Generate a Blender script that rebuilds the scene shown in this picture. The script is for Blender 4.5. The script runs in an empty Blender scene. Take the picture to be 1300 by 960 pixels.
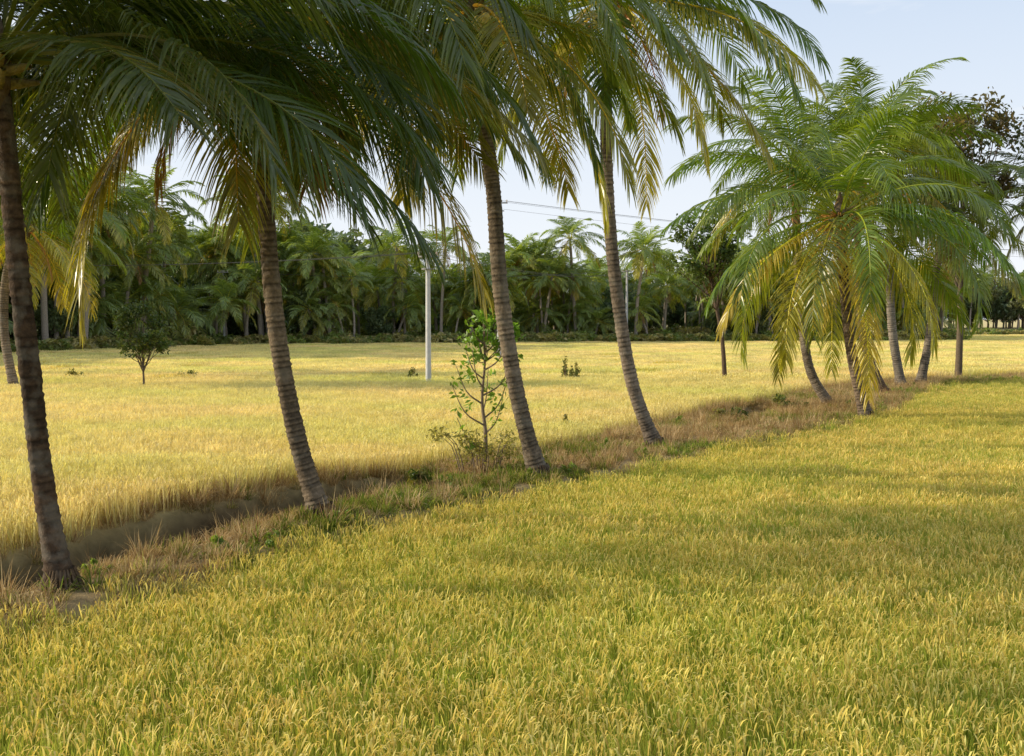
import bpy, math, numpy as np
from mathutils import Vector
rs = np.random.RandomState
scene = bpy.context.scene
scene.view_settings.view_transform = 'Standard'
scene.view_settings.look = 'None'
scene.view_settings.exposure = 0

# ------------------------------------------------------------------ helpers
def nrm(a):
    return a / np.maximum(np.linalg.norm(a, axis=-1, keepdims=True), 1e-9)

class MB:
    def __init__(s):
        s.v=[]; s.f=[]; s.c=[]; s.m=[]; s.n=0
    def add(s, v, f, c, mat=0):
        v=np.asarray(v,float).reshape(-1,3); f=np.asarray(f,int).reshape(-1,4)
        c=np.broadcast_to(np.asarray(c,float),(len(v),3))
        s.v.append(v); s.f.append(f+s.n); s.c.append(c); s.m.append(np.full(len(f),mat)); s.n+=len(v)
    def mesh(s, name, mats, smooth=False):
        v=np.concatenate(s.v); f=np.concatenate(s.f); c=np.concatenate(s.c); m=np.concatenate(s.m)
        me=bpy.data.meshes.new(name)
        me.vertices.add(len(v)); me.vertices.foreach_set('co', v.astype(np.float32).ravel())
        me.loops.add(len(f)*4); me.loops.foreach_set('vertex_index', f.astype(np.int32).ravel())
        me.polygons.add(len(f))
        me.polygons.foreach_set('loop_start', np.arange(0,len(f)*4,4,dtype=np.int32))
        me.polygons.foreach_set('loop_total', np.full(len(f),4,dtype=np.int32))
        for mt in mats: me.materials.append(mt)
        me.polygons.foreach_set('material_index', m.astype(np.int32))
        sm = np.full(len(f), bool(smooth)) if not isinstance(smooth,(set,tuple)) else np.isin(m, list(smooth))
        me.polygons.foreach_set('use_smooth', sm)
        a=me.attributes.new('Col','FLOAT_COLOR','POINT')
        a.data.foreach_set('color', np.concatenate([c,np.ones((len(c),1))],1).astype(np.float32).ravel())
        me.update(calc_edges=True)
        me.validate()
        return me

def obj(name, me, loc=(0,0,0), link=True, parent=None):
    o=bpy.data.objects.new(name, me); o.location=loc
    if link: scene.collection.objects.link(o)
    if parent: o.parent=parent
    return o

def catmull(P, n):
    P=np.asarray(P,float); Q=np.vstack([2*P[0]-P[1],P,2*P[-1]-P[-2]])
    t=np.linspace(0,len(P)-1-1e-6,n); i=t.astype(int); u=(t-i)[:,None]
    a,b,c,d=Q[i],Q[i+1],Q[i+2],Q[i+3]
    return .5*((2*b)+(-a+c)*u+(2*a-5*b+4*c-d)*u**2+(-a+3*b-3*c+d)*u**3)

def tube(mb, path, rad, col, sides=6, mat=0, ref=None):
    path=np.asarray(path,float); n=len(path)
    T=nrm(np.gradient(path,axis=0))
    r0=np.array([0,1.0,0.01]) if abs(T[:,1]).max()<.9 else np.array([1.0,0,.02])
    A=nrm(np.cross(T,r0)); B=np.cross(T,A)
    th=np.linspace(0,2*np.pi,sides,endpoint=False)
    rad=np.broadcast_to(np.asarray(rad,float),(n,)) if np.ndim(rad)<2 else rad
    R=rad[:,None] if rad.ndim==1 else rad
    V=path[:,None,:]+R[...,None]*(A[:,None,:]*np.cos(th)[None,:,None]+B[:,None,:]*np.sin(th)[None,:,None])
    i=np.arange(n-1)[:,None]*sides; j=np.arange(sides)[None,:]; j2=(j+1)%sides
    F=np.stack([i+j,i+j2,i+sides+j2,i+sides+j],-1)
    col=np.asarray(col,float)
    if col.ndim==2: col=np.repeat(col,sides,0)
    mb.add(V.reshape(-1,3),F.reshape(-1,4),col,mat)

DOWN=np.array([0,0,-1.0])
def strips(mb, base, d0, L, hang, W, wd, col, tip, k=3, prof=(.7,1,.8,.08), mat=0):
    n=len(base); p=base.copy(); pts=[p]; 
    for j in range(k):
        d=nrm(d0+DOWN*(hang*((j+.35)/k)**1.2)[:,None]); p=p+d*(L/k)[:,None]; pts.append(p)
    pts=np.stack(pts,1)                        # n,k+1,3
    T=nrm(np.gradient(pts,axis=1))
    w=wd[:,None,:]-T*(T*wd[:,None,:]).sum(-1,keepdims=True); w=nrm(w)
    pr=np.interp(np.linspace(0,1,k+1),np.linspace(0,1,len(prof)),prof)
    w=w*(W[:,None]*pr[None,:]*.5)[...,None]
    V=np.stack([pts-w,pts+w],2).reshape(n,(k+1)*2,3)
    b=np.arange(n)[:,None]*((k+1)*2)+np.arange(k)[None,:]*2
    F=np.stack([b,b+1,b+3,b+2],-1)
    s=np.linspace(0,1,k+1)[None,:,None]
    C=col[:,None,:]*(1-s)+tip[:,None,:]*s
    C=np.repeat(C,2,1)
    mb.add(V.reshape(-1,3),F.reshape(-1,4),C.reshape(-1,3),mat)

def sphere(mb, c, r, col, mat, nu=10, nv=7):
    th=np.linspace(.05,np.pi-.05,nv); ph=np.linspace(0,2*np.pi,nu,endpoint=False)
    V=np.stack([np.sin(th)[:,None]*np.cos(ph),np.sin(th)[:,None]*np.sin(ph),np.repeat(np.cos(th)[:,None],nu,1)],-1)
    V=V*np.asarray(r)+np.asarray(c)
    i=np.arange(nv-1)[:,None]*nu; j=np.arange(nu)[None,:]; j2=(j+1)%nu
    mb.add(V.reshape(-1,3),np.stack([i+j,i+nu+j,i+nu+j2,i+j2],-1).reshape(-1,4),col,mat)

# ------------------------------------------------------------------ materials
def newmat(name):
    m=bpy.data.materials.new(name); m.use_nodes=True; nt=m.node_tree; nt.nodes.clear()
    out=nt.nodes.new('ShaderNodeOutputMaterial'); return m,nt,out
def N(nt,t,**k):
    n=nt.nodes.new(t)
    for a,b in k.items(): setattr(n,a,b)
    return n
def foliage(name, transl=.35, rough=.45, wvar=None, spec=.4, wscale=.15, tmul=(1.25,1.15,.5), matte=False):
    m,nt,out=newmat(name); L=nt.links.new
    at=N(nt,'ShaderNodeAttribute',attribute_name='Col')
    oi=N(nt,'ShaderNodeObjectInfo')
    mr=N(nt,'ShaderNodeMapRange'); mr.inputs['To Min'].default_value=.85; mr.inputs['To Max'].default_value=1.15
    L(oi.outputs['Random'],mr.inputs['Value'])
    mul=N(nt,'ShaderNodeVectorMath',operation='SCALE'); L(at.outputs['Color'],mul.inputs[0]); L(mr.outputs[0],mul.inputs['Scale'])
    c=mul.outputs[0]
    if wvar:
        g=N(nt,'ShaderNodeNewGeometry'); nz=N(nt,'ShaderNodeTexNoise'); nz.inputs['Scale'].default_value=wscale; nz.inputs['Detail'].default_value=4
        mp=N(nt,'ShaderNodeVectorMath',operation='MULTIPLY'); mp.inputs[1].default_value=(.6,1,.3)
        L(g.outputs['Position'],mp.inputs[0]); L(mp.outputs[0],nz.inputs['Vector'])
        rr=N(nt,'ShaderNodeMapRange'); rr.inputs['From Min'].default_value=.38; rr.inputs['From Max'].default_value=.66
        L(nz.outputs['Fac'],rr.inputs['Value'])
        mx=N(nt,'ShaderNodeMix',data_type='RGBA',blend_type='MULTIPLY'); mx.inputs['B'].default_value=(*wvar,1)
        L(rr.outputs[0],mx.inputs['Factor']); L(c,mx.inputs['A']); c=mx.outputs['Result']
    if matte:
        p=N(nt,'ShaderNodeBsdfDiffuse'); L(c,p.inputs['Color'])
    else:
        p=N(nt,'ShaderNodeBsdfPrincipled'); p.inputs['Roughness'].default_value=rough; p.inputs['Specular IOR Level'].default_value=spec
        L(c,p.inputs['Base Color'])
    tm=N(nt,'ShaderNodeVectorMath',operation='MULTIPLY'); tm.inputs[1].default_value=tmul; L(c,tm.inputs[0])
    tr=N(nt,'ShaderNodeBsdfTranslucent'); L(tm.outputs[0],tr.inputs['Color'])
    mix=N(nt,'ShaderNodeMixShader'); mix.inputs[0].default_value=transl
    L(p.outputs[0],mix.inputs[1]); L(tr.outputs[0],mix.inputs[2]); L(mix.outputs[0],out.inputs['Surface'])
    return m
def rough_mat(name, scale=6, bump=.4, dist=.02, rough=.9, lo=.6, hi=1.35, grey=0):
    m,nt,out=newmat(name); L=nt.links.new
    at=N(nt,'ShaderNodeAttribute',attribute_name='Col')
    g=N(nt,'ShaderNodeNewGeometry')
    nz=N(nt,'ShaderNodeTexNoise'); nz.inputs['Scale'].default_value=scale; nz.inputs['Detail'].default_value=8; nz.inputs['Roughness'].default_value=.65
    L(g.outputs['Position'],nz.inputs['Vector'])
    mr=N(nt,'ShaderNodeMapRange'); mr.inputs['From Min'].default_value=.3; mr.inputs['From Max'].default_value=.7
    mr.inputs['To Min'].default_value=lo; mr.inputs['To Max'].default_value=hi; L(nz.outputs['Fac'],mr.inputs['Value'])
    mul=N(nt,'ShaderNodeVectorMath',operation='SCALE'); L(at.outputs['Color'],mul.inputs[0]); L(mr.outputs[0],mul.inputs['Scale'])
    c=mul.outputs[0]
    if grey:
        n2=N(nt,'ShaderNodeTexNoise'); n2.inputs['Scale'].default_value=3.5; n2.inputs['Detail'].default_value=6; L(g.outputs['Position'],n2.inputs['Vector'])
        r2=N(nt,'ShaderNodeMapRange'); r2.inputs['From Min'].default_value=.5; r2.inputs['From Max'].default_value=.62; r2.inputs['To Max'].default_value=grey; L(n2.outputs['Fac'],r2.inputs['Value'])
        mx=N(nt,'ShaderNodeMix',data_type='RGBA'); mx.inputs['B'].default_value=(.24,.22,.18,1); L(r2.outputs[0],mx.inputs['Factor']); L(c,mx.inputs['A']); c=mx.outputs['Result']
    p=N(nt,'ShaderNodeBsdfPrincipled'); p.inputs['Roughness'].default_value=rough; p.inputs['Specular IOR Level'].default_value=.2
    L(c,p.inputs['Base Color'])
    b=N(nt,'ShaderNodeBump'); b.inputs['Strength'].default_value=bump; b.inputs['Distance'].default_value=dist
    L(nz.outputs['Fac'],b.inputs['Height']); L(b.outputs[0],p.inputs['Normal']); L(p.outputs[0],out.inputs['Surface'])
    return m
M_frond=foliage('palm_leaflets',.34,.30,spec=.5,tmul=(2.2,2.1,.5))
M_bark=rough_mat('palm_bark',16,.9,.035,lo=.5,hi=1.4,grey=.35)
M_wood=rough_mat('tree_bark',14,.5,.02)
M_nut=rough_mat('coconut_husk',12,.1,.01,.45,.85,1.15)
M_leaf=foliage('tree_leaves',.38,.45,tmul=(1.5,1.5,.6))
M_rice=foliage('rice_plants',.42,.6,wvar=(.86,.98,.76),tmul=(1.1,1.08,.65),matte=True)
M_grass=foliage('dry_grass',.35,.7,wvar=(.74,.70,.6),wscale=.7,tmul=(1.05,1,.8),matte=True)
M_ground=rough_mat('soil_and_stubble',3.0,.8,.08,.95,.65,1.3)
M_conc=rough_mat('weathered_concrete',5,.15,.01,.8,.85,1.1)
M_brick=rough_mat('brick_and_tile',7,.3,.02,.9,.7,1.2)

# ------------------------------------------------------------------ bund layout
BL=np.array([(-26,-14,1.2),(-9.6,4.2,1.2),(-5.3,11.1,1.15),(-3.5,14.9,1.35),(-.5,19.0,1.6),(3.0,23.1,1.7),(7.2,28.8,2.3),(11.2,34.8,2.4),(15,41.5,2.0),(19,46.6,1.5),(27,51.5,1.1),(60,70,1.1),(400,260,1.1)],float)
def bund(x,y):
    x=np.asarray(x,float); y=np.asarray(y,float)
    best=np.full(x.shape,1e9); sd=np.zeros(x.shape); hw=np.ones(x.shape); ss=np.zeros(x.shape); acc=0
    for a,b in zip(BL[:-1],BL[1:]):
        D=b[:2]-a[:2]; l=np.linalg.norm(D); D=D/l
        rx=x-a[0]; ry=y-a[1]; t=np.clip(rx*D[0]+ry*D[1],0,l)
        dx=rx-D[0]*t; dy=ry-D[1]*t; d=np.hypot(dx,dy)
        cr=D[0]*ry-D[1]*rx
        m=d<best; best=np.where(m,d,best); sd=np.where(m,np.sign(cr)*d,sd); hw=np.where(m,a[2]+(b[2]-a[2])*t/l,hw); ss=np.where(m,acc+t,ss); acc+=l
    return sd,hw,ss
def vnoise(x,y,seed=0):
    r=rs(seed); out=0
    for k in range(8):
        f=r.uniform(.4,3.2); a=r.uniform(0,6.28); ph=r.uniform(0,6.28)
        out=out+np.sin((x*math.cos(a)+y*math.sin(a))*f+ph+1.3*np.sin(x*.7*f+y*.5+ph))/(1+f)
    return out/2.2
def sst(a,b,x):
    t=np.clip((x-a)/(b-a),0,1); return t*t*(3-2*t)
def edge_y(x): return np.interp(x,[-90,-60,-45,-31,0,40,58,70,130,400],[45,58,74,106,118,124,132,165,205,320])
def ditchmask(x,y):
    return np.maximum(1-sst(17.5,20.5,y), .98*np.exp(-((x-8.3)**2+(y-32.4)**2)/4.0))
DW=.44
def height(x,y):
    sd,hw,ss=bund(x,y); n=vnoise(x,y,3)*.35; n2=vnoise(x*2.2,y*2.2,5); n3=vnoise(x*5,y*5,15)
    e=hw*(1+.18*n); dm=ditchmask(x,y)
    fl=-.14+.20*dm*(1-sst(3,7,sd-hw))
    z=np.where(sd<0, -.36*sst(e*.85,e*1.2,-sd), fl*sst(e*.8,e*1.2,sd))
    z=z+.05*n*(np.abs(sd)<hw*1.2)-.16*dm*sst(-.2,.35,sd/hw)*(1-sst(.75,1.0,sd/hw))
    dc=sd-(hw*.78+.25*n+.16*n2+.07*n3)
    z=z-.60*dm*(1+.4*n2)*np.exp(-(np.abs(dc)/DW)**4)
    return z, sd, hw, dc, dm
xs=np.concatenate([-np.geomspace(2500,17,26),np.linspace(-16,31,330),np.geomspace(32,2500,26)])
ys=np.concatenate([[-900,-300,-100,-40,-15,-5,0],np.linspace(3,57,380),np.geomspace(58,4000,60)])
X,Y=np.meshgrid(xs,ys)
Z,SD,HW,DC,DM=height(X,Y)
far=sst(60,200,Y); 
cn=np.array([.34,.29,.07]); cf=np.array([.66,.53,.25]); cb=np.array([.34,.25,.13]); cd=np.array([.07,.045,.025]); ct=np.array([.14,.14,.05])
C=np.where((SD>0)[...,None],cf*.75,cn)
C=C*(1-far[...,None])+cf*far[...,None]
mb_=(1-sst(HW*.95,HW*1.25,np.abs(SD)))[...,None]; C=C*(1-mb_)+cb*mb_
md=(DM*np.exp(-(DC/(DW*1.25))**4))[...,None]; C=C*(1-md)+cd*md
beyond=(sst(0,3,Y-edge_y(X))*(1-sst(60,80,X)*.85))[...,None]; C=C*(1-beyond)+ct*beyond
g=MB(); ny,nx=X.shape
i=np.arange(ny-1)[:,None]*nx+np.arange(nx-1)[None,:]
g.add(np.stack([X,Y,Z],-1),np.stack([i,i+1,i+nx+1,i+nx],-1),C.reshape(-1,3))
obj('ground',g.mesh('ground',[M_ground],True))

# ------------------------------------------------------------------ scatter
def scatter(name, P, rot, scl, idx, meshes):
    col=bpy.data.collections.new(name+'_parts')
    for k,me in enumerate(meshes):
        o=bpy.data.objects.new('%s_part_%02d'%(name,k),me); col.objects.link(o)
    me=bpy.data.meshes.new(name); me.vertices.add(len(P)); me.vertices.foreach_set('co',np.asarray(P,np.float32).ravel())
    a=me.attributes.new('rot','FLOAT_VECTOR','POINT'); a.data.foreach_set('vector',np.asarray(rot,np.float32).ravel())
    a=me.attributes.new('scl','FLOAT_VECTOR','POINT'); a.data.foreach_set('vector',np.asarray(scl,np.float32).ravel())
    a=me.attributes.new('idx','INT','POINT'); a.data.foreach_set('value',np.asarray(idx,np.int32))
    me.update()
    o=obj(name,me)
    ng=bpy.data.node_groups.new(name+'_scatter','GeometryNodeTree')
    ng.interface.new_socket(name='Geometry',in_out='INPUT',socket_type='NodeSocketGeometry')
    ng.interface.new_socket(name='Geometry',in_out='OUTPUT',socket_type='NodeSocketGeometry')
    gi=ng.nodes.new('NodeGroupInput'); go=ng.nodes.new('NodeGroupOutput')
    ip=ng.nodes.new('GeometryNodeInstanceOnPoints'); ci=ng.nodes.new('GeometryNodeCollectionInfo')
    ci.inputs['Collection'].default_value=col; ci.inputs['Separate Children'].default_value=True; ci.inputs['Reset Children'].default_value=True
    def na(n,t):
        k=ng.nodes.new('GeometryNodeInputNamedAttribute'); k.data_type=t; k.inputs['Name'].default_value=n; return k.outputs['Attribute']
    L=ng.links.new
    er=ng.nodes.new('FunctionNodeEulerToRotation')
    L(gi.outputs[0],ip.inputs['Points']); L(ci.outputs[0],ip.inputs['Instance'])
    ip.inputs['Pick Instance'].default_value=True
    L(na('idx','INT'),ip.inputs['Instance Index']); L(na('rot','FLOAT_VECTOR'),er.inputs[0]); L(er.outputs[0],ip.inputs['Rotation'])
    L(na('scl','FLOAT_VECTOR'),ip.inputs['Scale']); L(ip.outputs[0],go.inputs[0])
    md=o.modifiers.new('scatter','NODES'); md.node_group=ng
    return o

def mixc(r,n,cols,jit=.15):
    cols=np.asarray(cols); c=cols[r.randint(0,len(cols),n)]; return c*r.uniform(1-jit,1+jit,(n,1))

def rice_mesh(seed,R,nleaf,nhead,h,W,leafc,headc,square=False,hw=.012,hl=(.2,.34),hh=(.3,2.6)):
    r=rs(seed); mb=MB()
    def bases(n):
        if square: return np.stack([r.uniform(-R,R,n),r.uniform(-R,R,n),np.zeros(n)],-1)
        a=r.uniform(0,6.28,n); q=R*np.sqrt(r.rand(n)); return np.stack([q*np.cos(a),q*np.sin(a),np.zeros(n)],-1)
    b=bases(nleaf); a=r.uniform(0,6.28,nleaf)
    out=np.stack([np.cos(a),np.sin(a),np.zeros(nleaf)],-1)
    d=nrm(out*r.uniform(.05,.38,(nleaf,1))+np.array([.06,0,1.]))
    wd=np.stack([-np.sin(a),np.cos(a),np.zeros(nleaf)],-1)
    col=mixc(r,nleaf,leafc); tip=col*.85+mixc(r,nleaf,headc)*.25
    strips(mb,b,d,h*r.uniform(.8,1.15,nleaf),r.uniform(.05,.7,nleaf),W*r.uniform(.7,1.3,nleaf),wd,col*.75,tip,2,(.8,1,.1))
    b=bases(nhead); a=r.uniform(0,6.28,nhead)
    out=np.stack([np.cos(a),np.sin(a),np.zeros(nhead)],-1); d=nrm(out*.35+np.array([.15,0,1.]))
    top=b+nrm(out*.25+np.array([0,0,1.]))*(h*r.uniform(.74,.96,(nhead,1)))
    wd=np.stack([-np.sin(a),np.cos(a),np.zeros(nhead)],-1)
    col=mixc(r,nhead,headc)
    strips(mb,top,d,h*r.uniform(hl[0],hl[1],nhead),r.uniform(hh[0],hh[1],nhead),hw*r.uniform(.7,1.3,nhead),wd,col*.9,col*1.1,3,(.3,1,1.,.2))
    return mb.mesh('rice',[M_rice])
G=[(.42,.48,.075),(.52,.52,.10),(.60,.56,.13),(.27,.38,.05)]
Y1=[(.84,.66,.22),(.78,.58,.17),(.88,.72,.29),(.70,.50,.15)]
S=[(.86,.72,.37),(.88,.76,.42),(.80,.66,.29),(.70,.63,.25)]
S2=[(.92,.78,.43),(.88,.70,.33)]
GG=[(.26,.40,.05),(.34,.45,.065),(.43,.48,.09)]
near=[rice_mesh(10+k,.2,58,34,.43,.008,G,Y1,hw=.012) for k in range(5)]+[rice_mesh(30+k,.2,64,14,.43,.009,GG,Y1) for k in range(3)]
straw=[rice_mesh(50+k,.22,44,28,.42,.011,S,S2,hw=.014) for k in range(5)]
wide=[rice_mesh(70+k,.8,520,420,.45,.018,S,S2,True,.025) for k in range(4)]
wideg=[rice_mesh(80+k,.8,620,260,.45,.018,G,Y1,True,.025) for k in range(3)]
def grid(sp,x0,x1,y0,y1,seed,jit=.35):
    r=rs(seed); a,b=np.meshgrid(np.arange(x0,x1,sp),np.arange(y0,y1,sp)); a=a.ravel(); b=b.ravel()
    return a+r.uniform(-jit,jit,len(a))*sp, b+r.uniform(-jit,jit,len(b))*sp
def place(name,x,y,meshes,idx,seed,smin=.85,smax=1.15,tilt=.08,zoff=-.02):
    r=rs(seed); z=height(x,y)[0]+zoff; n=len(x)
    s=r.uniform(smin,smax,n)
    return scatter(name,np.stack([x,y,z],-1),np.stack([r.uniform(-tilt,tilt,n),r.uniform(-tilt,tilt,n),r.uniform(0,6.28,n)],-1),np.stack([s,s,s*r.uniform(.95,1.08,n)],-1),idx,meshes)
inview=lambda x,y,m=2.5: (np.abs(x)<.55*y+m)
# near paddy
x,y=grid(.24,-8,32,4.8,52,1); sd,hw,_=bund(x,y)
k=(sd<-(hw*1.06+.12*vnoise(x,y,9)))&inview(x,y); x,y=x[k],y[k]
r=rs(5); gp=np.clip(.28+.65*sst(30,38,y+2*vnoise(x*.3,y*.3,4))+.35*(vnoise(x*.35,y*.5,6)>.35),0,1)
idx=np.where(r.rand(len(x))<gp,5+r.randint(0,3,len(x)),r.randint(0,5,len(x)))
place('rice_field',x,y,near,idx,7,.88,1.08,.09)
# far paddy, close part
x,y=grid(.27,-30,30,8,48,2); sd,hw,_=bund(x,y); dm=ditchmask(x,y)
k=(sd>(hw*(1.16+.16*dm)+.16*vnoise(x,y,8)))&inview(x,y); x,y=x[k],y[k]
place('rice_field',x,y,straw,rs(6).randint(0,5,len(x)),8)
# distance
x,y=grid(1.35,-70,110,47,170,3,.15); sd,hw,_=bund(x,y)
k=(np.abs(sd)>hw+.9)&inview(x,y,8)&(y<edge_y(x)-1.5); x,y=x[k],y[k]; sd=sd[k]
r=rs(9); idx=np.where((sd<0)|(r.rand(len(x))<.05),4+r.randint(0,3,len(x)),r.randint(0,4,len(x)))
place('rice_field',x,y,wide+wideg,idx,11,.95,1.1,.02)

# ------------------------------------------------------------------ bund grass
def tuft(seed,n,R,h,W,cols,lean=.7):
    r=rs(seed); mb=MB(); a=r.uniform(0,6.28,n); q=R*np.sqrt(r.rand(n))
    b=np.stack([q*np.cos(a),q*np.sin(a),np.zeros(n)],-1)
    a=a+r.uniform(-.8,.8,n)
    d=nrm(np.stack([np.cos(a),np.sin(a),np.zeros(n)],-1)*r.uniform(.1,lean,(n,1))+np.array([0,0,1.]))
    wd=np.stack([-np.sin(a),np.cos(a),np.zeros(n)],-1); c=mixc(r,n,cols,.25)
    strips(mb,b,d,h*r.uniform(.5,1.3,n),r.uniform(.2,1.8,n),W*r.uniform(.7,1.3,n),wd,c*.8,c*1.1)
    return mb.mesh('tuft',[M_grass])
DRY=[(.62,.46,.25),(.52,.37,.18),(.70,.55,.33),(.42,.27,.13)]
MIXD=[(.52,.42,.19),(.30,.32,.07),(.60,.47,.25)]
GRN=[(.16,.24,.04),(.24,.31,.05),(.34,.34,.08)]
tm=[tuft(100+k,60,.16,.2,.008,DRY,1.0) for k in range(4)]+[tuft(110+k,50,.14,.42,.008,DRY) for k in range(2)]+[tuft(120+k,60,.14,.2,.012,MIXD,1.0) for k in range(2)]+[tuft(130+k,60,.14,.2,.014,GRN,1.0) for k in range(2)]
r=rs(21); n=60000; x=r.uniform(-12,34,n); y=r.uniform(4,60,n); z_,sd,hw,dc,dm=height(x,y)
k=(np.abs(sd)<hw*(1.22+.32*dm*(sd>0)))&inview(x,y)&~((dm>.35)&(np.abs(dc)<.46)&(r.rand(n)<np.where(dc>.05,.62,.88)))
x,y,sd,hw,dm,dc=x[k],y[k],sd[k],hw[k],dm[k],dc[k]; n=len(x)
edge=np.abs(sd)/hw; u=r.rand(n); gm=vnoise(x,y,14)
idx=np.where(u<.60,r.randint(0,4,n),np.where(u<.78,4+r.randint(0,2,n),6+r.randint(0,2,n)))
idx=np.where((gm>.3)&(r.rand(n)<.55)|(r.rand(n)<.06),8+r.randint(0,2,n),idx)
idx=np.where((sd<0)&(edge>.7)&(r.rand(n)<.3),6+r.randint(0,4,n),idx)
idx=np.where((dm>.35)&(dc>.4)&(r.rand(n)<.5),4+r.randint(0,2,n),idx)
idx=np.where((dm>.35)&(dc<.3)&(dc>-1.0)&(idx>3)&(idx<6),0,idx)
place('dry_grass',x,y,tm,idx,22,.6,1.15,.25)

# ------------------------------------------------------------------ coconut palm
def frond(mb,o,az,e0,L,droop,r,nl,col,tip,leaflen=.95,hang=1.2,W=.045,k=4,mat=1,yaw=0,rsides=4,rr=.03):
    n=16; s=np.linspace(0,1,n); p=e0-droop*s**1.5; aa=az+yaw*s
    T=np.stack([np.cos(p)*np.cos(aa),np.cos(p)*np.sin(aa),np.sin(p)],-1)
    P=o+np.concatenate([[np.zeros(3)],np.cumsum((T[:-1]+T[1:])/2*L/(n-1),0)])
    tube(mb,P,rr*(1-.88*s),np.minimum(np.array(col)*np.array([3.6,2.4,1.4]),.6),rsides,mat)
    roll=r.uniform(-.65,.65)
    for side in (-1,1):
        t=np.clip(np.linspace(.19,.995,nl)+r.uniform(-.2,.2,nl)/nl,0,1)
        b=np.stack([np.interp(t,s,P[:,q]) for q in range(3)],-1)
        Tt=nrm(np.stack([np.interp(t,s,T[:,q]) for q in range(3)],-1))
        Sd=np.stack([-np.sin(az+yaw*t),np.cos(az+yaw*t),0*t],-1)*side
        U=nrm(np.cross(Tt,Sd))*side; U=np.where(U[:,2:]<0,-U,U)
        Sd=Sd*math.cos(roll*side)+U*math.sin(roll*side)
        A=np.radians(20+42*t**1.6)+r.uniform(-.06,.06,nl)
        up=.05+.1*np.sin(t*9+r.uniform(0,6))+r.uniform(-.08,.08,nl)
        d=nrm(Sd*np.cos(A)[:,None]+Tt*np.sin(A)[:,None]+U*up[:,None])
        l=leaflen*np.minimum(1,.55+(t-.1)*2.6)*(1-.52*np.clip((t-.45)/.55,0,1)**2)*r.uniform(.9,1.08,nl)
        l*=np.where(r.rand(nl)<.07,.45,1)
        hg=hang*(1+.35*np.sin(t*13+r.uniform(0,6)))*r.uniform(.6,1.45,nl)
        c=np.array(col)*r.uniform(.7,1.3,(nl,1)); tp=np.array(tip)*r.uniform(.7,1.3,(nl,1))
        strips(mb,b,d,l,hg,W*r.uniform(.8,1.15,nl),nrm(Tt+U*r.uniform(-.6,.6,(nl,1))),c,tp,k,(.6,1,.85,.55,.05),mat)

GRE=np.array([.068,.118,.016]); TGR=np.array([.12,.17,.025]); YEL=np.array([.40,.32,.05]); BRO=np.array([.22,.13,.055])
def crown(mb,o,seed,L,nf,nl,k,W,leaflen=.95,dead=2,yellow=.25,emax=82,emin=-38,hang=1.15,rsides=4,az0=0,spec=(),dk=1.0,dro=1.0):
    r=rs(seed)
    for i in range(nf):
        t=(i+.5)/nf; az=az0+i*2.39996+r.uniform(-.3,.3)
        e0=math.radians(emax-(emax-emin)*t**.95+r.uniform(-9,9)); dr=dro*math.radians(54+32*math.sin(math.pi*min(1,t*1.1))+r.uniform(-16,18))
        if t>.7: dr*=.8
        y=np.clip((t-.6)/.4,0,1)**1.3*yellow*r.uniform(.2,2.4); y=min(y,1); v=r.uniform(.8,1.2)
        c=(GRE*(1-y)+YEL*y*.8)*dk*v; tp=(TGR*(1-y)+YEL*y*1.25+np.array([.03,.02,0]))*dk*v
        ll=L*(.72+.28*min(1,t*4))*r.uniform(.88,1.08)
        frond(mb,o+np.array([math.cos(az),math.sin(az),0])*.1,az,e0,ll,dr,r,nl,c,tp,leaflen*r.uniform(.9,1.1),hang*(.6+.9*t),W,k,1,r.uniform(-.45,.45),rsides,.035)
    for (az,e,dr,Ls,cc) in spec:
        c={'g':GRE*dk,'y':YEL*.8,'b':BRO}[cc]; frond(mb,o,math.radians(az),math.radians(e),L*Ls,math.radians(dr),r,nl,c,c*1.4,leaflen,hang*1.2,W,k,1,0,rsides,.035)
    for i in range(dead):
        az=r.uniform(0,6.28); frond(mb,o+np.array([math.cos(az),math.sin(az),-1])*.15,az,math.radians(-45),L*r.uniform(.45,.65),math.radians(42),r,int(nl*.6),BRO,BRO*1.3,leaflen*.7,3.,W*.7,k,1,0,rsides,.03)

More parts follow.
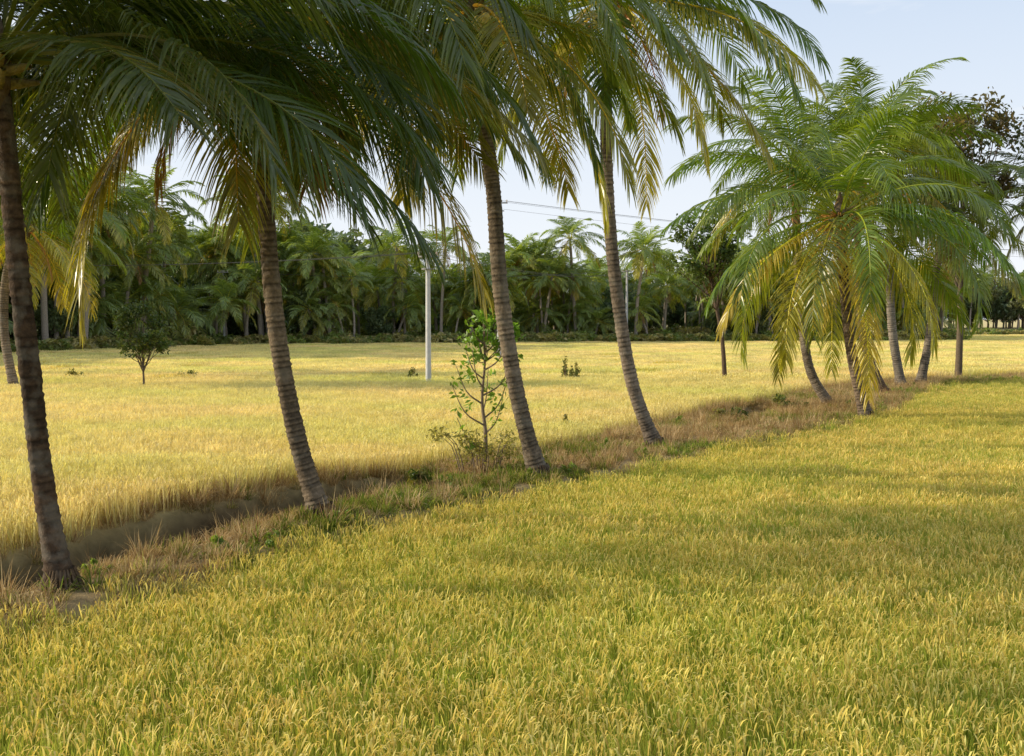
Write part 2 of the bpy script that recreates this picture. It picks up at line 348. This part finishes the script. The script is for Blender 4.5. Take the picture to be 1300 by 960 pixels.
def palm(name,path,r0,r1,seed,L=4.6,nf=30,nl=62,W=.05,barkc=(.20,.155,.11),nuts=8,nutc=(.30,.26,.05),flower=False,**kw):
    r=rs(seed); path=np.array(path,float); base=path[0].copy(); path=path-base
    length=np.linalg.norm(np.diff(path,axis=0),axis=1).sum(); n=int(length/.03); P=catmull(path,n); sides=16
    s=np.linspace(0,1,n); rad=r0+(r1-r0)*s**.7+ .55*r0*np.exp(-s*length/.28)
    ph0=(s*length/.10+ .3*np.sin(s*length*2.1)); ring=ph0.astype(int); ph=ph0%1; rj=r.uniform(-.03,.04,ring.max()+2)[ring]
    rad=rad*(1+rj+.05*(ph<.3)-.035*(ph>.78))
    th=np.linspace(0,2*np.pi,sides,endpoint=False)
    R=rad[:,None]*(1+.05*np.sin(th*3+s[:,None]*9+seed)+.03*r.randn(n,sides))
    cc=np.array(barkc)*(np.where(ph<.3,1.2,np.where(ph>.78,.45,.9))*(1+.25*np.sin(s*length*1.7+seed))*(1+4*rj)*r.uniform(.8,1.2,n))[:,None]
    mb=MB(); P[0]-=np.array([0,0,.25]); tube(mb,P,R,cc,sides,0)
    for i in range(26):
        a=i*.2417+r.rand()*.1; q=r0*1.45; d=np.array([math.cos(a),math.sin(a),0]); tube(mb,np.array([d*q*.8+[0,0,.22],d*q*1.1+[0,0,.08],d*q*1.5+[0,0,-.1]]),np.array([.012,.02,.014]),(.13,.085,.05),5,0)
    o=P[-1]
    tube(mb,np.array([o+[0,0,-.55],o+[0,0,-.3],o,o+[0,0,.35],o+[0,0,.7]]),np.array([r1*1.05,r1*1.6,r1*1.8,r1*1.1,.02]),(.13,.08,.035),10,0)
    for i in range(12):
        a=i*2.4+r.rand(); e=r.uniform(-.1,.6); d=np.array([math.cos(a)*math.cos(e),math.sin(a)*math.cos(e),math.sin(e)])
        z=r.uniform(-.35,.1); tube(mb,np.array([o+[0,0,z],o+[0,0,z]+d*.28,o+[0,0,z]+d*.5]),np.array([.075,.06,.03]),(.26,.20,.06),5,0)
    crown(mb,o,seed+7,L,nf,nl,4,W,**kw)
    a0=4.6
    for i in range(nuts):
        if i%5==0: a0=4.6+r.uniform(-1.2,1.2) if i<10 else r.uniform(0,6.28)
        q=r.uniform(.3,.48); a=a0+r.uniform(-.45,.45)
        c=o+np.array([math.cos(a)*q,math.sin(a)*q,-.25-r.rand()*.4]); sphere(mb,c,(.12,.12,.145),np.array(nutc)*r.uniform(.7,1.2),2)
    if flower:
        for i in range(90):
            a=r.uniform(0,6.28); e=r.uniform(-.9,.5); d=np.array([math.cos(a)*math.cos(e),math.sin(a)*math.cos(e),math.sin(e)])
            q=o+[0,0,-.1]; tube(mb,np.array([q+d*.2,q+d*.5+[0,0,-.05],q+d*.75+[0,0,-.25]]),np.array([.022,.02,.012]),(.55,.27,.06),4,2)
    me=mb.mesh(name,[M_bark,M_frond,M_nut],smooth=(0,2))
    return obj(name,me,base)

palm('coconut_palm',[(-5.05,11,0),(-5.25,11.02,1.3),(-5.35,11.0,2.6),(-5.44,10.98,3.9),(-5.52,10.95,5.2),(-5.58,10.9,5.8)],.12,.1,1,L=4.9,nf=34,nl=94,W=.031,barkc=(.075,.048,.03),nuts=0,az0=.1,leaflen=1.2,dead=0,yellow=.05,emin=-8,hang=1.0,dk=.62,dro=1.05,
     spec=[(5,15,68,1.05,'g'),(-12,4,60,.95,'g'),(22,30,85,1.1,'g'),(12,0,58,1.1,'g'),(-2,28,80,1.1,'g'),(35,5,60,1.,'g')])
palm('coconut_palm',[(-2.91,15,0),(-3.25,15,1.16),(-3.49,15,2.47),(-3.63,15.0,3.9),(-3.7,14.95,5.6),(-3.66,14.9,7.5)],.145,.12,2,L=5.0,nf=36,nl=90,W=.034,barkc=(.17,.13,.09),nuts=6,az0=.7,leaflen=1.2,dead=3,yellow=.3,hang=1.1,emin=-32,dk=.68,dro=1.0,
     spec=[(185,0,72,1.,'g'),(-5,0,70,1.,'g'),(-40,-15,60,.9,'g'),(-60,-35,45,.7,'b'),(215,-20,60,.9,'g'),(230,-5,65,1.,'g'),(165,-15,55,.95,'g'),(-75,-5,60,.95,'g'),(190,-35,38,.8,'y')])
palm('coconut_palm',[(.5,19,0),(.09,19,1.57),(-.2,19,3.4),(-.34,19,5.3),(-.52,19,6.7),(-.75,18.95,8.8)],.16,.135,3,L=4.8,nf=32,nl=80,W=.038,barkc=(.18,.14,.10),nuts=20,nutc=(.70,.50,.10),az0=1.3,leaflen=1.15,dead=1,yellow=.55,hang=1.15,dk=.95,
     spec=[(-30,-30,48,.85,'g'),(215,-30,50,.9,'y'),(-80,-45,30,.6,'g'),(195,-15,60,1.,'g')])
palm('coconut_palm',[(3.36,23.3,0),(2.79,23.3,1.6),(2.4,23.3,4.0),(2.2,23.3,6.4),(2.18,23.3,8.5),(2.3,23.25,10.3)],.16,.13,4,L=5.1,nf=32,nl=74,W=.04,barkc=(.19,.15,.115),nuts=6,az0=2.2,leaflen=1.15,dead=2,yellow=.5,hang=1.15,dk=1.0,
     spec=[(-20,-5,65,1.,'g'),(200,-15,60,1.,'g'),(-100,-35,45,.7,'g'),(-5,12,75,1.05,'g'),(175,-5,65,1.,'g')])
palm('coconut_palm',[(10.77,30.2,0),(10.32,30.2,1.9),(10.02,30.2,4.2),(9.86,30.2,6.1)],.17,.14,5,L=5.5,nf=30,nl=64,W=.046,barkc=(.17,.125,.09),nuts=5,flower=True,az0=.3,leaflen=1.1,dead=0,yellow=.6,emin=-55,hang=1.35,dk=1.2,dro=1.08,
     spec=[(200,-20,50,1.,'y'),(180,-10,60,.9,'g'),(-20,5,70,1.05,'g'),(240,-35,40,.8,'y'),(10,15,75,1.,'g'),(-50,10,70,1,'g'),(170,25,70,1,'g'),(190,45,75,1,'g')])
palm('coconut_palm',[(11.0,34.4,0),(10.3,34.5,1.4),(9.95,34.6,4),(9.7,34.6,8.2)],.17,.13,6,L=4.9,nf=24,nl=58,W=.048,barkc=(.17,.135,.10),az0=.9,emin=-25,leaflen=1.1,hang=1.3)
palm('coconut_palm',[(15.0,40,0),(14.1,40,2.3),(13.8,40,6),(13.9,40,9.8)],.17,.13,8,L=5,nf=24,nl=56,W=.052,barkc=(.13,.085,.055),az0=1.9,emin=-25,leaflen=1.1,hang=1.3)
palm('coconut_palm',[(17.25,44,0),(16.75,44,2.8),(16.6,44,6.3),(16.7,44,9.4)],.2,.15,9,L=5,nf=24,nl=56,W=.054,barkc=(.20,.17,.14),az0=.2,leaflen=1.1,dk=.9)
palm('coconut_palm',[(18.7,45.5,0),(19.1,45.5,2.5),(19.3,45.5,5),(19.6,45.5,7.6)],.2,.15,10,L=4.8,nf=24,nl=56,W=.054,barkc=(.18,.15,.12),az0=2.9,dk=.8,leaflen=1.1)
palm('coconut_palm',[(28.6,50,0),(28.0,50,3),(27.5,50,6),(27.2,50,9.0)],.2,.15,11,L=4.9,nf=26,nl=56,W=.054,az0=1.2,dk=.75,leaflen=1.1)
palm('coconut_palm',[(-21.0,42,-.15),(-21.4,42,2.5),(-21.2,42,5),(-20.4,42,6.9)],.19,.15,12,L=4.4,nf=30,nl=56,W=.052,az0=.6,yellow=.5,emin=-40)
palm('coconut_palm',[(-27.5,50,-.15),(-27.3,50,4),(-27.0,50,8.2)],.19,.15,13,L=4.6,nf=28,nl=54,W=.052,az0=.6,yellow=.4)

# ------------------------------------------------------------------ broadleaf trees
def leaves(mb,c,R,n,size,col,r,mat=1,flat=.75):
    p=r.randn(n,3); p=nrm(p)*(r.rand(n,1)**.45)*np.asarray(R)*r.uniform(.75,1.2,(n,1)); p=p+c
    nn=nrm(r.randn(n,3)+np.array([0,0,flat])); a=nrm(np.cross(nn,r.randn(n,3))); b=np.cross(nn,a)
    s=size*r.uniform(.6,1.3,(n,1))
    V=np.stack([p-a*s,p-b*s*.42+a*s*.1,p+a*s+DOWN*s*.3,p+b*s*.42+a*s*.1],1)
    C=np.array(col)*r.uniform(.65,1.4,(n,1)); C=np.repeat(C,4,0)
    mb.add(V.reshape(-1,3),np.arange(n*4).reshape(-1,4),C,mat)
def tree_mb(seed,H,cz,R,nclump,per,size,cols,tr,barkc=(.13,.1,.07),lean=0,clumpR=.38,trunkfrac=.35):
    r=rs(seed); mb=MB(); top=np.array([lean,0,cz])
    tp=catmull([(0,0,-.3),(lean*.2+.1*tr,0,H*trunkfrac*.6),(lean*.6-.2*tr,.1*tr,H*trunkfrac*1.2),top],14)
    tube(mb,tp,np.linspace(tr,tr*.35,14),barkc,8,0)
    for i in range(nclump):
        d=nrm(r.randn(3)); d[2]=d[2]*.9+.1; q=r.uniform(.45,1.0)
        c=top+d*np.array(R)*q
        f=r.randint(7,13); st=tp[f]; mid=(st+c)/2+r.randn(3)*.08*R[0]-np.array([0,0,.08*R[2]])
        tube(mb,catmull([st,mid,c],7),np.linspace(tr*.3,tr*.06,7),barkc,5,0)
        cc=np.array(cols[r.randint(len(cols))])*r.uniform(.75,1.3)
        leaves(mb,c,np.array(R)*clumpR*r.uniform(.7,1.3),per,size,cc,r)
    return mb
obj('broadleaf_tree',tree_mb(201,13,10.8,(3.2,3.2,3.6),48,120,.17,[(.07,.085,.025),(.12,.10,.03),(.14,.10,.04)],.2,clumpR=.3).mesh('broadleaf_tree',[M_wood,M_leaf],(0,)),(22.9,51,0))
obj('broadleaf_tree',tree_mb(202,8,6.4,(1.9,1.9,1.8),30,100,.14,[(.06,.10,.02),(.10,.14,.03)],.12,barkc=(.10,.07,.05),lean=-1.0,clumpR=.32,trunkfrac=.45).mesh('broadleaf_tree',[M_wood,M_leaf],(0,)),(10.1,47,-.1))
obj('small_tree',tree_mb(203,4,2.5,(1.1,1.1,1.2),40,80,.09,[(.06,.10,.02),(.10,.13,.03)],.06,clumpR=.28,trunkfrac=.25).mesh('small_tree',[M_wood,M_leaf],(0,)),(-15.2,41,-.15))
def sapling():
    r=rs(210); mb=MB(); bc=(.22,.17,.12)
    tr=catmull([(0,0,-.1),(.03,0,.7),(-.04,0,1.4),(.02,0,2.2),(.0,0,3.0)],20); tube(mb,tr,np.linspace(.05,.012,20),bc,7,0)
    br=[(3,-.55,.9),(5,.35,1.0),(6,-.65,1.15),(7,.5,1.2),(9,-.5,1.0),(10,.6,.95),(12,-.35,.8),(13,.45,.8),(15,.25,.6),(16,-.25,.5),(8,.1,1.1),(11,-.2,1.0)]
    for f,dx,h in br:
        st=tr[f]; dy=r.uniform(-.4,.4); e=st+np.array([dx,dy,h*.75]); P=catmull([st,st+np.array([dx*.6,dy*.6,h*.25]),e],9)
        tube(mb,P,np.linspace(.02,.006,9),bc,5,0)
        for q in (4,6,8): leaves(mb,P[q]+r.randn(3)*.06,np.array([.17,.17,.15]),r.randint(5,13),.075,(.18,.30,.04),r,1,.4)
    for i in range(12):
        c=np.array([r.uniform(-.3,.6),r.uniform(-.3,.3),r.uniform(2.2,3.15)])
        tube(mb,catmull([tr[14],(tr[14]+c)/2+np.array([0,0,-.08]),c],6),np.linspace(.012,.005,6),bc,4,0)
        leaves(mb,c,np.array([.22,.2,.16]),28,.085,(.17,.31,.04),r,1,.4)
    for i in range(22):
        c=np.array([r.uniform(-.95,.6),r.uniform(-.5,.4),r.uniform(.15,.8)]); tube(mb,catmull([(c[0]*.5,c[1]*.5,-.1),c*.7,c],5),np.linspace(.012,.004,5),bc,4,0)
        leaves(mb,c,np.array([.25,.25,.2]),48,.045,(.30,.27,.08),r,1,.3)
    return mb
obj('sapling',sapling().mesh('sapling',[M_wood,M_leaf],(0,)),(-.55,19.6,0))
def shrub_mb(seed,R,H,n,size,cols,bc=(.2,.15,.09)):
    r=rs(seed); mb=MB()
    for i in range(n):
        a=r.uniform(0,6.28); q=R*math.sqrt(r.rand()); c=np.array([q*math.cos(a),q*math.sin(a),r.uniform(.25,1)*H*(1-.4*(q/R)**2)])
        tube(mb,catmull([(c[0]*.3,c[1]*.3,-.1),c*np.array([.7,.7,.6]),c],5),np.linspace(.02*H,.006*H,5),bc,4,0)
        leaves(mb,c,np.array([.3*R,.3*R,.25*H]),34,size,np.array(cols[r.randint(len(cols))]),r,1,.3)
    return mb
for (sx,sy,sR,sH,sd_) in [(2.6,47,.35,1.2,1),(2.95,46.8,.3,1.0,2),(-4.7,46.8,.3,.8,3),(-15.5,48,.7,.7,4),(-20.6,47,.4,.9,5),(1.4,26.5,.3,.5,6),(-1.7,17.6,.3,.4,7),(-7.0,38,.25,.3,9),(9.4,33.7,.6,.5,8),(6.5,29.8,.5,.35,12)]:
    obj('shrub',shrub_mb(300+sd_,sR,sH,12,.06,[(.14,.15,.035),(.22,.20,.06),(.08,.12,.02)]).mesh('shrub',[M_wood,M_leaf],(0,)),(sx,sy,float(height(sx,sy)[0])))
wm=[shrub_mb(330+k,.14,.16,5,.03,[(.14,.22,.03),(.20,.27,.05)]).mesh('weed',[M_wood,M_leaf],(0,)) for k in range(3)]
r=rs(33); n=700; x=r.uniform(-9,30,n); y=r.uniform(6,55,n); sd,hw,_=bund(x,y); k=(np.abs(sd)<hw)&inview(x,y); x,y=x[k],y[k]
place('weeds',x,y,wm,r.randint(0,3,len(x)),34,.6,1.4)

# ------------------------------------------------------------------ distant vegetation
GRE=np.array([.13,.195,.06]); TGR=np.array([.21,.27,.08])  # paler greens for distant palms, haze of distance put into the leaf colour
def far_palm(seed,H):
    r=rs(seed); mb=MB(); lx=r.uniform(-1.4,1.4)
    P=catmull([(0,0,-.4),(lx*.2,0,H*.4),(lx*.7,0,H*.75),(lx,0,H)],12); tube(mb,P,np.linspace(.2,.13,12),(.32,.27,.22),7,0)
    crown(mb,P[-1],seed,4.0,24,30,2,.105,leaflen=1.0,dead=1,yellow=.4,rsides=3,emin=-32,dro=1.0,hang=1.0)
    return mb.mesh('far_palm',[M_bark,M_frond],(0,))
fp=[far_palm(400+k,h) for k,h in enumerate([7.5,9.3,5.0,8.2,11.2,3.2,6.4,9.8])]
r=rs(41); X_=[];Y_=[];I_=[];S_=[]
for i in range(460):
    px=r.uniform(-95,62) ; dd=r.gamma(1.3,9)+2
    den=.4+.6*(math.sin(px*.23+1)*.5+.5)*(math.sin(px*.61+2)*.3+.7)
    if r.rand()>den+.4*(px<-20): continue
    py=edge_y(px)+dd
    if -36.5<px<-33 and dd<6: continue
    X_.append(px);Y_.append(py);I_.append(r.randint(0,8));S_.append(r.uniform(.7,1.2)*(1.0+.3*(px<-25)))
for i in range(150):
    px=r.uniform(60,330); X_.append(px);Y_.append(edge_y(px)+r.uniform(70,150));I_.append(r.randint(0,5));S_.append(r.uniform(1.2,1.7))
n=len(X_)
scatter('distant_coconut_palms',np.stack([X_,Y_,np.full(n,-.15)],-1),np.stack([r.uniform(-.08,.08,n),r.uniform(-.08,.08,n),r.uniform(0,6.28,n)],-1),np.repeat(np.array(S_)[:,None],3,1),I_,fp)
ft=[tree_mb(430+k,10,6.4,(4.4,4.4,4.6),38,90,.40,cols,.25,clumpR=.32,trunkfrac=.2).mesh('far_tree',[M_wood,M_leaf],(0,)) for k,cols in enumerate([[(.12,.17,.075),(.15,.19,.085)],[(.10,.15,.07),(.12,.17,.08)],[(.17,.20,.09),(.14,.18,.08)],[(.10,.14,.07),(.17,.18,.09)]])]  # aerial haze painted into these foliage colours: lighter, slightly bluish grey
X_=[];Y_=[];S_=[]
for i in range(200):
    px=r.uniform(-115,75); X_.append(px);Y_.append(edge_y(px)+r.uniform(26,70));S_.append(r.uniform(.5,.98)+(.25+.4*r.rand())*(px<-22))
for i in range(26):
    px=r.uniform(-80,60); X_.append(px);Y_.append(edge_y(px)+r.uniform(4,20));S_.append(r.uniform(.3,.7))
for i in range(130):
    px=r.uniform(60,380); X_.append(px);Y_.append(edge_y(px)+r.uniform(80,150));S_.append(r.uniform(1.1,1.8))
n=len(X_)
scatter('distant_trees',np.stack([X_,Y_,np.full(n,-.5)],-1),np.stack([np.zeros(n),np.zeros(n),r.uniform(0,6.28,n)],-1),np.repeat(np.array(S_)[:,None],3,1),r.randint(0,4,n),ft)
hs=[shrub_mb(450+k,1.5,1.5,22,.2,cc).mesh('hedge_bush',[M_wood,M_leaf],(0,)) for k,cc in enumerate([[(.15,.20,.04),(.20,.24,.06)],[(.36,.31,.12),(.30,.26,.10)],[(.14,.18,.04),(.26,.24,.08)],[(.42,.36,.17),(.20,.22,.07)]])]
px=np.concatenate([r.uniform(-90,62,480),r.uniform(60,200,120)]); n=len(px); py=edge_y(px)+r.uniform(-2.2,3,n)
px2=r.uniform(-95,70,420); py2=edge_y(px2)+r.uniform(4,40,420)
s=np.concatenate([r.uniform(.5,1.1,n),r.uniform(.7,1.6,420)]); px=np.concatenate([px,px2]); py=np.concatenate([py,py2]); n=len(px)
scatter('hedge_bushes',np.stack([px,py,np.full(n,-.2)],-1),np.stack([np.zeros(n),np.zeros(n),r.uniform(0,6.28,n)],-1),np.stack([s*1.2,s*1.2,s],-1),r.randint(0,4,n),hs)

# ------------------------------------------------------------------ poles, wires, shed
def box(mb,c,d,col,mat=0):
    c=np.array(c,float); d=np.array(d,float)/2
    V=np.array([[x,y,z] for z in(-1,1) for y in(-1,1) for x in(-1,1)])*d+c
    mb.add(V,[(0,2,3,1),(4,5,7,6),(0,1,5,4),(2,6,7,3),(0,4,6,2),(1,3,7,5)],col,mat)
def pole(name,loc,H,w,col,arm=1.2):
    mb=MB(); tube(mb,np.array([(0,0,-.4),(0,0,H*.5),(0,0,H)]),np.array([w*.55,w*.48,w*.4]),col,10,0)
    box(mb,(0,-w*.52,H-.2),(arm,.07,.08),(.3,.29,.28)); box(mb,(0,-w*.5,H-.75),(arm*.6,.06,.07),(.3,.29,.28))
    for q in (-.45,-.15,.15,.45):
        tube(mb,np.array([(q*arm,-w*.52,H-.16),(q*arm,-w*.52,H-.06),(q*arm,-w*.52,H+.02)]),np.array([.025,.05,.03]),(.5,.42,.36),8,0)
    obj(name,mb.mesh(name,[M_conc],True),loc)
pole('utility_pole',(-3.74,44.5,-.15),6.1,.24,(.55,.55,.55),.9)
pole('utility_pole',(-31.5,109,-.15),8.4,.3,(.42,.42,.42))
pole('utility_pole',(13.8,120,-.15),9,.3,(.42,.42,.42))
pole('utility_pole',(-.9,70,-.15),11.4,.3,(.42,.42,.42))
pole('utility_pole',(66,98,-.15),9.3,.3,(.42,.42,.42))
pole('utility_pole',(-52,62,-.15),8,.3,(.42,.42,.42))
def wire(mb,a,b,sag):
    a=np.array(a,float); b=np.array(b,float); t=np.linspace(0,1,18)[:,None]; P=a*(1-t)+b*t; P[:,2]-=(4*sag*t*(1-t))[:,0]
    tube(mb,P,.008,(.08,.08,.08),4,0)
mb=MB()
for q in (-.4,.18,.4):
    wire(mb,(-3.74+q,44.4,5.95),(-52+q,62,7.8),1.0); wire(mb,(-3.74+q,44.4,5.95),(13.8+q,119.8,8.8),.9); wire(mb,(-.9+q,69.8,11.2),(66+q,97.8,9.1),.8)
    wire(mb,(-31.5+q,108.8,8.2),(13.8+q,119.8,8.8),.8)
wire(mb,(-.9,69.8,10.65),(66,97.8,8.55),.8)
obj('power_lines',mb.mesh('power_lines',[M_conc]))
mb=MB(); bc=(.20,.12,.08)
box(mb,(-1.3,0,1.2),(.25,2.4,2.7),bc); box(mb,(1.3,0,1.2),(.25,2.4,2.7),bc); box(mb,(0,1.1,1.2),(2.35,.2,2.7),bc)
box(mb,(-.8,-1.1,1.2),(.75,.2,2.7),bc); box(mb,(.8,-1.1,1.2),(.75,.2,2.7),bc); box(mb,(0,-1.1,2.25),(.85,.2,.6),bc); box(mb,(0,-1.03,1.0),(.85,.05,1.9),(.10,.07,.05))
V=np.array([(-1.7,-1.6,2.5),(1.7,-1.6,2.5),(1.7,0,3.3),(-1.7,0,3.3),(1.7,1.6,2.5),(-1.7,1.6,2.5)]); V2=np.vstack([V,V+[0,0,.1]])
mb.add(V2,[(0,3,2,1),(3,5,4,2),(6,7,8,9),(9,8,10,11),(0,1,7,6),(5,11,10,4),(0,6,9,3),(3,9,11,5),(1,2,8,7),(2,4,10,8)],(.20,.12,.09))
o=obj('brick_shed',mb.mesh('brick_shed',[M_brick]),(-36.0,108,-.1)); o.scale=(.6,.9,.85)

# ------------------------------------------------------------------ light, sky, camera
EL=22; AZ=-88
w=bpy.data.worlds.new('World'); scene.world=w; w.use_nodes=True; nt=w.node_tree; L=nt.links.new
bg=nt.nodes['Background']; bg.inputs['Strength'].default_value=.15
sky=N(nt,'ShaderNodeTexSky',sky_type='NISHITA'); sky.sun_disc=False; sky.sun_elevation=math.radians(EL); sky.sun_rotation=math.radians(AZ)
sky.air_density=1.0; sky.dust_density=1.2; sky.ozone_density=1.5; sky.altitude=20
tc=N(nt,'ShaderNodeTexCoord'); mp=N(nt,'ShaderNodeMapping'); mp.inputs['Scale'].default_value=(1,1,3.2); mp.inputs['Location'].default_value=(.35,0,.1); L(tc.outputs['Generated'],mp.inputs[0])
nz=N(nt,'ShaderNodeTexNoise'); nz.inputs['Scale'].default_value=3.6; nz.inputs['Detail'].default_value=7; nz.inputs['Roughness'].default_value=.52; L(mp.outputs[0],nz.inputs['Vector'])
mr=N(nt,'ShaderNodeMapRange'); mr.inputs['From Min'].default_value=.42; mr.inputs['From Max'].default_value=.62; mr.inputs['To Max'].default_value=.85; L(nz.outputs['Fac'],mr.inputs['Value'])
sp=N(nt,'ShaderNodeSeparateXYZ'); L(tc.outputs['Generated'],sp.inputs[0])
# thin high haze (pale blue) over the clear sky, then white haze near the horizon and soft cloud
m1=N(nt,'ShaderNodeMix',data_type='RGBA'); m1.inputs['Factor'].default_value=.75; m1.inputs['B'].default_value=(3.9,5.0,6.6,1); L(sky.outputs[0],m1.inputs['A'])
hz=N(nt,'ShaderNodeMapRange'); hz.inputs['From Min'].default_value=.04; hz.inputs['From Max'].default_value=.40; hz.inputs['To Min'].default_value=.95; hz.inputs['To Max'].default_value=.05; L(sp.outputs['Z'],hz.inputs['Value'])
ad=N(nt,'ShaderNodeMath',operation='MAXIMUM',use_clamp=True); L(mr.outputs[0],ad.inputs[0]); L(hz.outputs[0],ad.inputs[1])
mx=N(nt,'ShaderNodeMix',data_type='RGBA'); mx.inputs['B'].default_value=(6.3,6.5,6.75,1); L(ad.outputs[0],mx.inputs['Factor']); L(m1.outputs['Result'],mx.inputs['A']); L(mx.outputs['Result'],bg.inputs['Color'])
sl=bpy.data.lights.new('sun','SUN'); sl.energy=5; sl.angle=math.radians(.5); sl.color=(1,.87,.64)
so=bpy.data.objects.new('sun',sl); scene.collection.objects.link(so)
e,a=math.radians(EL),math.radians(AZ); dv=Vector((math.sin(a)*math.cos(e),math.cos(a)*math.cos(e),math.sin(e)))
so.rotation_euler=dv.to_track_quat('Z','Y').to_euler(); so.location=dv*60
cam=bpy.data.cameras.new('camera'); cam.lens=35; cam.sensor_width=36; cam.clip_end=9000; cam.clip_start=.1
co=bpy.data.objects.new('camera',cam); scene.collection.objects.link(co); co.location=(0,0,3); co.rotation_euler=(math.radians(90-3.4),0,0)
scene.camera=co
